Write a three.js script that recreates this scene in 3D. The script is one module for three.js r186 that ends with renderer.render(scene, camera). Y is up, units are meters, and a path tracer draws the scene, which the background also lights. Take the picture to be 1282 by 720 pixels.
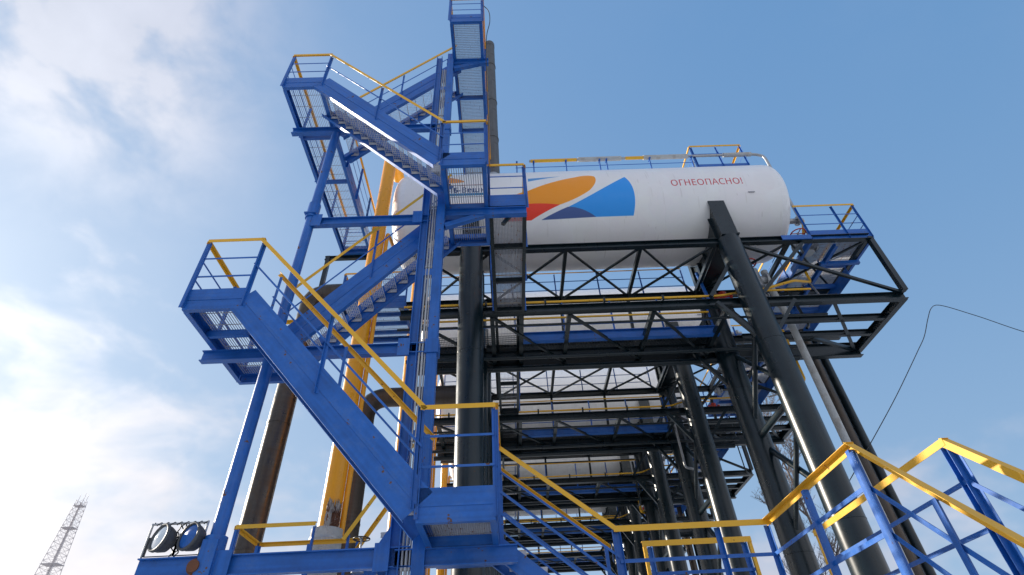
import * as THREE from 'three';
import { mergeGeometries } from 'three/addons/utils/BufferGeometryUtils.js';
import { ImprovedNoise } from 'three/addons/math/ImprovedNoise.js';

// ------------------------------------------------------------------ camera, sky, sun, exposure
const W = 1024, H = 575, DEG = Math.PI / 180;
const scene = new THREE.Scene();
const camera = new THREE.PerspectiveCamera(56.3, W / H, 0.05, 3000);
camera.rotation.set(40.39 * DEG, -1.65 * DEG, -3.17 * DEG, 'YXZ');   // eye height is the origin, ground 1.6 m below
camera.position.set(0, 0, 0);
scene.add(camera);
const GROUND = -1.6;

const renderer = new THREE.WebGLRenderer({ antialias: true });
renderer.setSize(W, H);
renderer.toneMapping = THREE.LinearToneMapping;
renderer.toneMappingExposure = 1.3;
renderer.shadowMap.enabled = true;

const SUN_AZ = -62 * DEG, SUN_EL = 20 * DEG;                          // azimuth from straight ahead, negative to the left
const sunDir = new THREE.Vector3(Math.sin(SUN_AZ) * Math.cos(SUN_EL), Math.sin(SUN_EL), -Math.cos(SUN_AZ) * Math.cos(SUN_EL));
const sun = new THREE.DirectionalLight(new THREE.Color().setRGB(1, 0.91, 0.78), 5);
sun.position.copy(sunDir).multiplyScalar(120).add(new THREE.Vector3(2, 6, -16));
sun.target.position.set(2, 6, -16);
sun.castShadow = true; sun.shadow.mapSize.set(4096, 4096); sun.shadow.radius = 2;
Object.assign(sun.shadow.camera, { left: -45, right: 45, top: 45, bottom: -45, near: 1, far: 300 });
scene.add(sun, sun.target);

const perlin = new ImprovedNoise();
function fbm(x, y, z, oct = 5, gain = 0.5) {
  let s = 0, a = 1, n = 0;
  for (let i = 0; i < oct; i++) { s += a * perlin.noise(x, y, z); n += a; a *= gain; x = x * 2.03 + 11.3; y = y * 2.03 + 5.7; z = z * 2.03 + 3.1; }
  return s / n;
}
const sstep = (a, b, x) => { const t = Math.min(1, Math.max(0, (x - a) / (b - a))); return t * t * (3 - 2 * t); };
const mix = (a, b, t) => a + (b - a) * t;
(function makeSky() {
  const w = 3072, h = 1536, data = new Float32Array(w * h * 4);
  const blob = (dx, dy, dz, c, r) => { const d = Math.acos(Math.min(1, dx * c[0] + dy * c[1] + dz * c[2])) / DEG; return Math.exp(-(d * d) / (r * r)); };
  const dirOf = (az, el) => [Math.sin(az * DEG) * Math.cos(el * DEG), Math.sin(el * DEG), -Math.cos(az * DEG) * Math.cos(el * DEG)];
  const veil = [[dirOf(-62, 53), 10, 0.42], [dirOf(-72, 47), 10, 0.36], [dirOf(-50, 47), 8, 0.26], [dirOf(-95, 55), 16, 0.45], [dirOf(128, 42), 20, 0.7], [dirOf(150, 58), 24, 0.7], [dirOf(178, 36), 26, 0.8], [dirOf(-145, 46), 26, 0.8], [dirOf(-115, 32), 20, 0.6]];  // the wide entries behind the camera are unseen clouds added for fill
  for (let j = 0; j < h; j++) {
    const el = ((j + 0.5) / h - 0.5) * Math.PI, y = Math.sin(el), c = Math.cos(el);
    for (let i = 0; i < w; i++) {
      const a = ((i + 0.5) / w - 0.5) * 2 * Math.PI, x = Math.cos(a) * c, z = Math.sin(a) * c, k = (j * w + i) * 4;
      if (el < -3 * DEG) { data[k] = 0.4; data[k + 1] = 0.42; data[k + 2] = 0.45; data[k + 3] = 1; continue; }
      const e = Math.max(0, el / DEG);
      const cosS = x * sunDir.x + y * sunDir.y + z * sunDir.z, angS = Math.acos(Math.min(1, Math.max(-1, cosS))) / DEG;
      // clear air
      const low = Math.exp(-e / 27);
      let r = mix(0.036, 0.30, low), g = mix(0.168, 0.435, low), b = mix(0.395, 0.585, low);
      const glow = 0.43 * Math.exp(-angS / 40) + 0.7 * Math.exp(-angS / 9);
      r += glow * 0.92; g += glow * 0.86; b += glow * 0.74;
      // clouds: a low bank that stands higher round the sun, torn veils above it, and added clouds behind the camera for fill
      const daz = Math.acos(Math.min(1, Math.max(-1, (x * Math.sin(SUN_AZ) - z * Math.cos(SUN_AZ)) / Math.max(1e-4, c)))) / DEG;
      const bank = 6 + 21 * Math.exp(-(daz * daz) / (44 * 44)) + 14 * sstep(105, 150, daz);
      const warp = fbm(x * 3 + 7, y * 4, z * 3, 3) * 0.55;
      const n1 = fbm(x * 4.2 + warp, y * 8.5 + warp, z * 4.2 - warp, 7, 0.58);
      const n2 = fbm(x * 7 + 31 + warp, y * 9 + warp, z * 7, 7, 0.6);
      let cov = sstep(-9, 11, bank - e + n1 * 24) * 0.96;
      let v = 0; for (const [d, rad, s] of veil) v += s * blob(x, y, z, d, rad);
      cov = Math.max(cov, Math.min(0.6, v * sstep(-0.5, 0.5, n2 + 0.1) * 1.55));
      const near = Math.exp(-angS / 25);
      const shade = 0.9 + 0.2 * n2;
      const rearFill = 0.44 * sstep(60, 150, angS);  // extra brightness added to unseen clouds behind the camera, fills shaded fronts
      const cr = (0.46 + rearFill + 1.25 * near) * shade, cg = (0.45 + rearFill + 1.2 * near) * shade, cb = (0.53 + 0.9 * rearFill + 1.05 * near) * shade;
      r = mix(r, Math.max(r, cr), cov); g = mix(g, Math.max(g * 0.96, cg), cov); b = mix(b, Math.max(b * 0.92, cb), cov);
      data[k] = r; data[k + 1] = g; data[k + 2] = b; data[k + 3] = 1;
    }
  }
  const t = new THREE.DataTexture(data, w, h, THREE.RGBAFormat, THREE.FloatType);
  t.mapping = THREE.EquirectangularReflectionMapping; t.magFilter = THREE.LinearFilter; t.minFilter = THREE.LinearFilter; t.wrapS = THREE.RepeatWrapping; t.needsUpdate = true;
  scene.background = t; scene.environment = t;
})();

// ------------------------------------------------------------------ seeded randomness and materials
let seed = 20417;
const rnd = () => { seed = (seed * 1664525 + 1013904223) >>> 0; return seed / 4294967296; };
const toS = (l) => Math.round(255 * Math.min(1, Math.max(0, l <= 0.0031308 ? l * 12.92 : 1.055 * Math.pow(l, 1 / 2.4) - 0.055)));
// tileable noise on a torus-free lattice
function lattice(n, s) { const a = new Float32Array(n * n); let q = s >>> 0; for (let i = 0; i < n * n; i++) { q = (q * 1664525 + 1013904223) >>> 0; a[i] = q / 4294967296; } return a; }
function tileNoise(size, cellsX, cellsY, s) {
  const n = 128, L = lattice(n, s), out = new Float32Array(size * size);
  for (let y = 0; y < size; y++) for (let x = 0; x < size; x++) {
    const fx = x / size * cellsX, fy = y / size * cellsY, ix = Math.floor(fx), iy = Math.floor(fy);
    const tx = fx - ix, ty = fy - iy, u = tx * tx * (3 - 2 * tx), v = ty * ty * (3 - 2 * ty);
    const at = (a, b) => L[((b % cellsY) % n) * n + ((a % cellsX) % n)];
    out[y * size + x] = mix(mix(at(ix, iy), at(ix + 1, iy), u), mix(at(ix, iy + 1), at(ix + 1, iy + 1), u), v);
  }
  return out;
}
function paint(base, { size = 512, tile = 2.4, vary = 0.12, dust = null, dustAmount = 0, chips = null, chipAmount = 0, rough = 0.5, roughVary = 0.15, s = 1, metal = 0, clearcoat = 0, bump = 0, streak = 0, double = false } = {}) {
  const A = tileNoise(size, 6, 6, s), B = tileNoise(size, 17, 17, s + 9), C = tileNoise(size, 53, 53, s + 21), D = tileNoise(size, 120, 120, s + 33), S = tileNoise(size, 90, 5, s + 57);
  const col = new Uint8Array(size * size * 4), rg = new Uint8Array(size * size * 4), bm = new Uint8Array(size * size * 4);
  for (let i = 0; i < size * size; i++) {
    const n = 0.4 * A[i] + 0.3 * B[i] + 0.2 * C[i] + 0.1 * D[i], m = 1 + vary * (n - 0.5) * 2 + streak * (S[i] - 0.5);
    let r = base[0] * m, g = base[1] * m, b = base[2] * m, ro = rough + roughVary * (0.6 * B[i] + 0.4 * C[i] - 0.5) * 2;
    if (dust) { const t = dustAmount * sstep(0.5, 0.8, 0.5 * B[i] + 0.3 * A[i] + 0.2 * D[i]); r = mix(r, dust[0], t); g = mix(g, dust[1], t); b = mix(b, dust[2], t); ro += t * 0.2; }
    if (chips) { const t = sstep(0.86 - chipAmount, 0.9 - chipAmount, 0.45 * B[i] + 0.35 * C[i] + 0.2 * D[i] + 0.12 * (A[i] - 0.5)); r = mix(r, chips[0] * (0.7 + 0.6 * D[i]), t); g = mix(g, chips[1] * (0.7 + 0.6 * D[i]), t); b = mix(b, chips[2] * (0.7 + 0.6 * D[i]), t); ro = mix(ro, 0.9, t); }
    col[i * 4] = toS(r); col[i * 4 + 1] = toS(g); col[i * 4 + 2] = toS(b); col[i * 4 + 3] = 255;
    const q = Math.round(255 * Math.min(1, Math.max(0.04, ro))); rg[i * 4] = q; rg[i * 4 + 1] = q; rg[i * 4 + 2] = q; rg[i * 4 + 3] = 255;
    const z = Math.round(255 * (0.5 * B[i] + 0.5 * D[i])); bm[i * 4] = bm[i * 4 + 1] = bm[i * 4 + 2] = z; bm[i * 4 + 3] = 255;
  }
  const tex = (d, srgb) => { const t = new THREE.DataTexture(d, size, size, THREE.RGBAFormat); t.wrapS = t.wrapT = THREE.RepeatWrapping; t.magFilter = THREE.LinearFilter; t.minFilter = THREE.LinearMipmapLinearFilter; t.generateMipmaps = true; if (srgb) t.colorSpace = THREE.SRGBColorSpace; t.repeat.set(1 / tile, 1 / tile); t.needsUpdate = true; return t; };
  const m = new THREE.MeshPhysicalMaterial({ color: 0xffffff, map: tex(col, true), roughness: 1, roughnessMap: tex(rg, false), metalness: metal, clearcoat, clearcoatRoughness: 0.14 });
  if (bump) { m.bumpMap = tex(bm, false); m.bumpScale = bump; }
  if (double) m.side = THREE.DoubleSide;
  return m;
}
const RUST = [0.16, 0.06, 0.025];
const M = {
  blue: paint([0.0085, 0.108, 0.415], { vary: 0.3, dust: [0.10, 0.16, 0.27], dustAmount: 0.22, chips: [0.11, 0.055, 0.04], chipAmount: 0.045, rough: 0.42, s: 3, streak: 0.22 }),
  yellow: paint([0.80, 0.43, 0.022], { vary: 0.09, dust: [0.55, 0.32, 0.06], dustAmount: 0.15, chips: RUST, chipAmount: 0.035, rough: 0.45, s: 5 }),
  orange: paint([0.88, 0.36, 0.005], { vary: 0.1, dust: [0.6, 0.24, 0.02], dustAmount: 0.2, chips: RUST, chipAmount: 0.0, rough: 0.36, s: 7, streak: 0.06 }),
  dark: paint([0.0025, 0.0115, 0.0165], { vary: 0.35, dust: [0.03, 0.036, 0.038], dustAmount: 0.14, chips: [0.06, 0.035, 0.025], chipAmount: 0.02, rough: 0.3, roughVary: 0.05, s: 11, streak: 0.3 }),
  white: paint([0.86, 0.855, 0.85], { vary: 0.05, dust: [0.55, 0.53, 0.5], dustAmount: 0.28, rough: 0.42, s: 13, tile: 3.1, streak: 0.05 }),
  galv: paint([0.42, 0.43, 0.44], { vary: 0.22, dust: [0.3, 0.29, 0.27], dustAmount: 0.4, rough: 0.42, metal: 0.75, s: 17 }),
  grate: paint([0.36, 0.38, 0.42], { vary: 0.2, dust: [0.25, 0.2, 0.17], dustAmount: 0.4, chips: RUST, chipAmount: 0.1, rough: 0.55, s: 19, size: 256 }),
  tread: paint([0.54, 0.55, 0.57], { vary: 0.2, dust: [0.3, 0.25, 0.2], dustAmount: 0.4, rough: 0.5, s: 79, size: 256 }),
  clad: paint([0.075, 0.062, 0.052], { vary: 0.18, dust: [0.085, 0.05, 0.025], dustAmount: 0.3, rough: 0.36, metal: 0.7, s: 23, streak: 0.25 }),
  insul: paint([0.46, 0.47, 0.46], { vary: 0.22, dust: [0.3, 0.26, 0.22], dustAmount: 0.6, rough: 0.7, s: 29, bump: 0.01 }),
  stack: paint([0.10, 0.105, 0.11], { vary: 0.3, dust: [0.08, 0.075, 0.07], dustAmount: 0.7, rough: 0.6, metal: 0.3, s: 31, streak: 0.2 }),
  black: paint([0.018, 0.019, 0.022], { vary: 0.3, rough: 0.5, s: 37, size: 256 }),
  red: paint([0.5, 0.035, 0.02], { vary: 0.15, rough: 0.4, s: 41, size: 256 }),
  bark: paint([0.22, 0.18, 0.16], { vary: 0.3, rough: 0.9, s: 43, size: 256, bump: 0.01 }),
  rustm: paint([0.15, 0.06, 0.03], { vary: 0.4, rough: 0.85, s: 47, size: 256 }),
  mast: paint([0.5, 0.46, 0.46], { vary: 0.1, rough: 0.6, s: 53, size: 256 }),  // distance haze is put into this pale colour
  ground: paint([0.43, 0.45, 0.47], { vary: 0.25, dust: [0.64, 0.67, 0.72], dustAmount: 0.85, chips: [0.25, 0.22, 0.18], chipAmount: 0.12, rough: 0.95, s: 59, tile: 7, bump: 0.03 }),
  concrete: paint([0.42, 0.41, 0.39], { vary: 0.2, dust: [0.3, 0.28, 0.26], dustAmount: 0.5, rough: 0.9, s: 61, bump: 0.006, size: 256 }),
};
M.tornFoil = paint([0.36, 0.33, 0.3], { vary: 0.4, chips: RUST, chipAmount: 0.3, rough: 0.6, s: 67, size: 256, double: true });
M.tornRust = paint([0.13, 0.055, 0.03], { vary: 0.5, rough: 0.85, s: 71, size: 256, double: true });
M.lens = new THREE.MeshPhysicalMaterial({ color: new THREE.Color().setRGB(0.62, 0.68, 0.72), roughness: 0.12, metalness: 0.1, clearcoat: 1, clearcoatRoughness: 0.05 });

// ------------------------------------------------------------------ naming, things, parts
const used = new Map();
function numbered(n) { const k = used.get(n) ?? 0; used.set(n, k + 1); return k ? `${n}_${String(k).padStart(3, '0')}` : n; }
const baseOf = new WeakMap();
const V = (x, y, d) => new THREE.Vector3(x, y, -d);                     // d: metres straight ahead of the camera
function thing(name, label, category, [x, y, d], group) {
  const o = new THREE.Group(); o.name = numbered(name); o.position.set(x, y, -d); o.userData = { label, category };
  if (group) o.userData.group = group;
  baseOf.set(o, o.position.clone()); scene.add(o); return o;
}
function sub(name, parent) { const o = new THREE.Group(); o.name = name; baseOf.set(o, baseOf.get(parent)); parent.add(o); return o; }
function part(name, geos, mat, parent) {
  const g = Array.isArray(geos) ? (geos.length > 1 ? mergeGeometries(geos) : geos[0]) : geos, b = baseOf.get(parent);
  g.translate(-b.x, -b.y, -b.z);
  const m = new THREE.Mesh(g, mat); m.name = name; m.castShadow = m.receiveShadow = true; baseOf.set(m, b); parent.add(m); return m;
}
function copyOf(root, dz, label) {
  const r = root.clone(); r.name = numbered(root.name.replace(/_\d{3}$/, '')); r.position.z -= dz; r.userData = { ...root.userData, label }; scene.add(r); return r;
}

// ------------------------------------------------------------------ shapes (uv in metres)
// a bar from p to q whose cross-section is a set of rectangles [x0, x1, y0, y1] (x sideways, y towards up)
function sec(p, q, rects, up = new THREE.Vector3(0, 1, 0)) {
  const dir = q.clone().sub(p), L = dir.length(); dir.normalize();
  let u = up.clone(); if (Math.abs(u.dot(dir)) > 0.995) u.set(0, 0, -1);
  const side = new THREE.Vector3().crossVectors(dir, u).normalize(); u.crossVectors(side, dir).normalize();
  const pos = [], nor = [], uv = [], idx = [], ox = rnd() * 5, oy = rnd() * 5;
  const F = (a, b, c, d, n, w, h) => { const k = pos.length / 3; for (const t of [a, b, c, d]) { pos.push(p.x + side.x * t[0] + u.x * t[1] + dir.x * t[2], p.y + side.y * t[0] + u.y * t[1] + dir.y * t[2], p.z + side.z * t[0] + u.z * t[1] + dir.z * t[2]); nor.push(side.x * n[0] + u.x * n[1] + dir.x * n[2], side.y * n[0] + u.y * n[1] + dir.y * n[2], side.z * n[0] + u.z * n[1] + dir.z * n[2]); }
    uv.push(ox, oy, ox + w, oy, ox + w, oy + h, ox, oy + h); idx.push(k, k + 1, k + 2, k, k + 2, k + 3); };
  for (const [x0, x1, y0, y1] of rects) {
    const w = x1 - x0, h = y1 - y0;
    F([x0, y0, 0], [x0, y1, 0], [x0, y1, L], [x0, y0, L], [-1, 0, 0], h, L); F([x1, y0, L], [x1, y1, L], [x1, y1, 0], [x1, y0, 0], [1, 0, 0], h, L);
    F([x0, y0, L], [x1, y0, L], [x1, y0, 0], [x0, y0, 0], [0, -1, 0], w, L); F([x0, y1, 0], [x1, y1, 0], [x1, y1, L], [x0, y1, L], [0, 1, 0], w, L);
    F([x0, y0, 0], [x1, y0, 0], [x1, y1, 0], [x0, y1, 0], [0, 0, -1], w, h); F([x0, y1, L], [x1, y1, L], [x1, y0, L], [x0, y0, L], [0, 0, 1], w, h);
  }
  // outward winding
  for (let i = 0; i < idx.length; i += 3) {
    const [a, b, c] = [idx[i], idx[i + 1], idx[i + 2]].map((k) => new THREE.Vector3(pos[k * 3], pos[k * 3 + 1], pos[k * 3 + 2]));
    const n = new THREE.Vector3(nor[idx[i] * 3], nor[idx[i] * 3 + 1], nor[idx[i] * 3 + 2]);
    if (b.sub(a).cross(c.sub(a)).dot(n) < 0) { const t = idx[i + 1]; idx[i + 1] = idx[i + 2]; idx[i + 2] = t; }
  }
  const g = new THREE.BufferGeometry(); g.setAttribute('position', new THREE.Float32BufferAttribute(pos, 3)); g.setAttribute('normal', new THREE.Float32BufferAttribute(nor, 3)); g.setAttribute('uv', new THREE.Float32BufferAttribute(uv, 2)); g.setIndex(idx); return g;
}
const RB = (w, h = w) => [[-w / 2, w / 2, -h / 2, h / 2]];
const RI = (h, b, tw = 0.012, tf = 0.016) => [[-b / 2, b / 2, h / 2 - tf, h / 2], [-b / 2, b / 2, -h / 2, -h / 2 + tf], [-tw / 2, tw / 2, -h / 2 + tf, h / 2 - tf]];
const RC = (h, b, s, t = 0.01) => s > 0 ? [[0, t, -h / 2, h / 2], [-b, 0, h / 2 - t, h / 2], [-b, 0, -h / 2, -h / 2 + t]] : [[-t, 0, -h / 2, h / 2], [0, b, h / 2 - t, h / 2], [0, b, -h / 2, -h / 2 + t]];
const RL = (a, s = 1, t = 0.006) => s > 0 ? [[-a / 2, a / 2, a / 2 - t, a / 2], [a / 2 - t, a / 2, -a / 2, a / 2 - t]] : [[-a / 2, a / 2, a / 2 - t, a / 2], [-a / 2, -a / 2 + t, -a / 2, a / 2 - t]];
function tube(p, q, r, seg = 16, r2 = r, open = false) {
  const L = p.distanceTo(q), g = new THREE.CylinderGeometry(r2, r, L, seg, 1, open), uv = g.attributes.uv, o = rnd() * 4;
  const side = (seg + 1) * 2; for (let i = 0; i < uv.count; i++) uv.setXY(i, uv.getX(i) * (i < side ? 2 * Math.PI * r : 2 * r) + o, uv.getY(i) * (i < side ? L : 2 * r) + o);
  g.translate(0, L / 2, 0); g.applyQuaternion(new THREE.Quaternion().setFromUnitVectors(new THREE.Vector3(0, 1, 0), q.clone().sub(p).normalize())); g.translate(p.x, p.y, p.z); return g;
}
function pipe(pts, r, bend = 0.3, seg = 14) {
  const path = new THREE.CurvePath(); let a = pts[0];
  for (let i = 1; i < pts.length; i++) {
    if (i === pts.length - 1) { path.add(new THREE.LineCurve3(a, pts[i])); break; }
    const p = pts[i], i0 = p.clone().add(a.clone().sub(p).setLength(Math.min(bend, a.distanceTo(p) * 0.49))), i1 = p.clone().add(pts[i + 1].clone().sub(p).setLength(Math.min(bend, pts[i + 1].distanceTo(p) * 0.49)));
    path.add(new THREE.LineCurve3(a, i0)); path.add(new THREE.QuadraticBezierCurve3(i0, p, i1)); a = i1;
  }
  const L = path.getLength(), g = new THREE.TubeGeometry(path, Math.min(220, Math.max(8, Math.round(L / (bend * 0.25)))), r, seg, false), uv = g.attributes.uv, o = rnd() * 4;
  for (let i = 0; i < uv.count; i++) uv.setXY(i, uv.getX(i) * L + o, uv.getY(i) * 2 * Math.PI * r + o);
  return g;
}
function ring(c, axis, R, r) { const g = new THREE.TorusGeometry(R, r, 8, 28); g.applyQuaternion(new THREE.Quaternion().setFromUnitVectors(new THREE.Vector3(0, 0, 1), axis.clone().normalize())); g.translate(c.x, c.y, c.z); return g; }

// pressed grating between x0..x1 and d0..d1, top at y
function grating(x0, x1, d0, d1, y, p1 = 0.036, p2 = 0.42, h = 0.034, t = 0.006) {
  const g = []; const nx = Math.max(2, Math.round((x1 - x0) / p1)), nd = Math.max(2, Math.round((d1 - d0) / p2));
  for (let i = 0; i <= nx; i++) { const x = mix(x0 + t, x1 - t, i / nx); g.push(sec(V(x, y - h / 2, d0), V(x, y - h / 2, d1), RB(t, h))); }
  for (let i = 0; i <= nd; i++) { const d = mix(d0 + t, d1 - t, i / nd); g.push(sec(V(x0, y - 0.011, d), V(x1, y - 0.011, d), RB(0.004, 0.016))); }
  return g;
}

// a straight guard rail over floor points a..b: top_rail, mid_rail, post under one handrail part
function guard(parent, a, b, { h = 1.25, mids = [0.45, 0.85], posts = null, s = 1, top = 0.065, postW = 0.05, topMat = M.yellow, mat = M.blue, drop = 0.16, midH = 0.03 } = {}) {
  const g = sub('handrail', parent), up = new THREE.Vector3(0, 1, 0), at = (t, y) => a.clone().lerp(b, t).addScaledVector(up, y);
  const ext = b.clone().sub(a).setLength(top * 0.45);
  part('top_rail', sec(at(0, h).sub(ext), at(1, h).add(ext), RL(top, s)), topMat, g);
  for (const m of mids) part('mid_rail', sec(at(0, m), at(1, m), RB(0.008, midH)), mat, g);
  const len = a.distanceTo(b); posts = posts ?? [0, ...Array.from({ length: Math.max(0, Math.ceil(len / 1.6) - 1) }, (_, i) => (i + 1) / Math.ceil(len / 1.6)), 1];
  const along = b.clone().sub(a).setY(0).normalize();
  for (const t of posts) part('post', sec(at(t, -drop), at(t, h - 0.03), RL(postW, s), along), mat, g);
  return g;
}
// a landing or walkway deck: fascia channels, joists, grating, toe boards and guard rails on the listed open sides
function deck(o, x0, x1, d0, d1, y, { rails = [], joists = 0, toe = true, plate = false, ch = 0.19, mat = M.blue, mids = [0.45, 0.85], joistMat = null, p1 = 0.036, p2 = 0.42, gh = 0.034, gt = 0.006 } = {}) {
  const c = y - 0.012 - ch / 2;
  part('fascia', sec(V(x0, c, d0), V(x1, c, d0), RC(ch, 0.07, 1)), mat, o);
  part('fascia', sec(V(x1, c, d1), V(x0, c, d1), RC(ch, 0.07, 1)), mat, o);
  part('fascia', sec(V(x0, c - 0.003, d1 - 0.072), V(x0, c - 0.003, d0 + 0.072), RC(ch - 0.01, 0.07, 1)), mat, o);
  part('fascia', sec(V(x1, c - 0.003, d0 + 0.072), V(x1, c - 0.003, d1 - 0.072), RC(ch - 0.01, 0.07, 1)), mat, o);
  for (let i = 1; i <= joists; i++) { const d = mix(d0, d1, i / (joists + 1)); part('joist', sec(V(x0 + 0.012, c - 0.01, d), V(x1 - 0.012, c - 0.01, d), RC(ch - 0.06, 0.05, 1, 0.008)), joistMat ?? mat, o); }
  if (plate) part('deck_plate', sec(V((x0 + x1) / 2, y, d0), V((x0 + x1) / 2, y, d1), RB(x1 - x0 - 0.03, 0.008)), mat, o);
  else part('grating', grating(x0 + 0.02, x1 - 0.02, d0 + 0.02, d1 - 0.02, y, p1, p2, gh, gt), M.grate, o);
  for (const r of rails) {
    const [side, f0, f1, opt] = r;
    const ends = { front: [V(mix(x0, x1, f0), y, d0), V(mix(x0, x1, f1), y, d0)], back: [V(mix(x1, x0, f0), y, d1), V(mix(x1, x0, f1), y, d1)], left: [V(x0, y, mix(d0, d1, f1)), V(x0, y, mix(d0, d1, f0))], right: [V(x1, y, mix(d0, d1, f0)), V(x1, y, mix(d0, d1, f1))] }[side];
    const out = { front: [0, 1], back: [0, -1], left: [-1, 0], right: [1, 0] }[side], off = (v, k) => v.clone().add(new THREE.Vector3(out[0] * k, 0, out[1] * k));
    guard(o, off(ends[0], 0.035), off(ends[1], 0.035), { mids, ...opt });
    if (toe) part('toe_board', sec(off(ends[0], 0.0145).setY(y + 0.09), off(ends[1], 0.0145).setY(y + 0.09), RB(0.006, 0.22)), mat, o);
  }
}
// a stair flight between floor points lo and hi, width w towards lat
function flight(o, lo, hi, lat, w, { n = 14, railNear = true, railFar = true, mids = [0.72], posts = [0.02, 0.5, 0.98], h = 1.25, flip = 1, toe = true, top = 0.065, postW = 0.05, midH = 0.03 } = {}) {
  const dir = hi.clone().sub(lo), flat = dir.clone().setY(0), run = flat.length(), fd = flat.clone().normalize(), up = new THREE.Vector3(0, 1, 0), nrm = new THREE.Vector3().crossVectors(lat, dir).normalize(); if (nrm.y < 0) nrm.negate();
  for (const k of [0, w]) {
    const a = lo.clone().addScaledVector(lat, k), b = hi.clone().addScaledVector(lat, k), sg = Math.sign(new THREE.Vector3().crossVectors(dir, up).dot(lat)) * (k ? 1 : -1);
    part('stringer', sec(a.clone().addScaledVector(nrm, -0.125), b.clone().addScaledVector(nrm, -0.125), RC(0.24, 0.08, sg)), M.blue, o);
    if (toe) part('toe_plate', sec(a.clone().addScaledVector(nrm, 0.1).addScaledVector(lat, k ? 0.0145 : -0.0145), b.clone().addScaledVector(nrm, 0.1).addScaledVector(lat, k ? 0.0145 : -0.0145), RB(0.006, 0.235)), M.blue, o);
    if (k ? railFar : railNear) { const e = lat.clone().multiplyScalar(k ? 0.035 : -0.035); guard(o, a.clone().add(e), b.clone().add(e), { h, mids, posts, s: sg * flip, drop: 0.1, top, postW, midH }); }
  }
  // treads: one grating geometry, moved
  const td = 0.235, geo = [];
  for (let i = 0; i <= 6; i++) { const t = i / 6 * td; geo.push(sec(fd.clone().multiplyScalar(t).setY(-0.015).addScaledVector(lat, 0.014), fd.clone().multiplyScalar(t).setY(-0.015).addScaledVector(lat, w - 0.014), RB(i === 0 || i === 6 ? 0.01 : 0.004, 0.018))); }
  for (let i = 0; i <= 15; i++) { const l = mix(0.03, w - 0.03, i / 15); geo.push(sec(lat.clone().multiplyScalar(l).setY(-0.01), lat.clone().multiplyScalar(l).addScaledVector(fd, td).setY(-0.008), RB(0.003, 0.009))); }
  for (const l of [0.02, w - 0.02]) geo.push(sec(lat.clone().multiplyScalar(l).setY(-0.045), lat.clone().multiplyScalar(l).addScaledVector(fd, td).setY(-0.045), RB(0.006, 0.09)));
  const tg = mergeGeometries(geo), b = baseOf.get(o);
  for (let i = 1; i < n; i++) {
    const m = new THREE.Mesh(tg, M.tread); m.name = 'tread'; m.castShadow = m.receiveShadow = true;
    m.position.copy(lo).addScaledVector(fd, run * i / n - td * 0.4).addScaledVector(up, dir.y * i / n).sub(b); o.add(m);
  }
}

// ------------------------------------------------------------------ ground
{
  const g = new THREE.PlaneGeometry(2400, 2400); g.rotateX(-Math.PI / 2); const uv = g.attributes.uv; for (let i = 0; i < uv.count; i++) uv.setXY(i, uv.getX(i) * 2400, uv.getY(i) * 2400);
  const m = new THREE.Mesh(g, M.ground); m.name = 'ground'; m.position.set(0, GROUND, -20); m.receiveShadow = true; m.userData = { kind: 'structure' }; scene.add(m);
}

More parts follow.
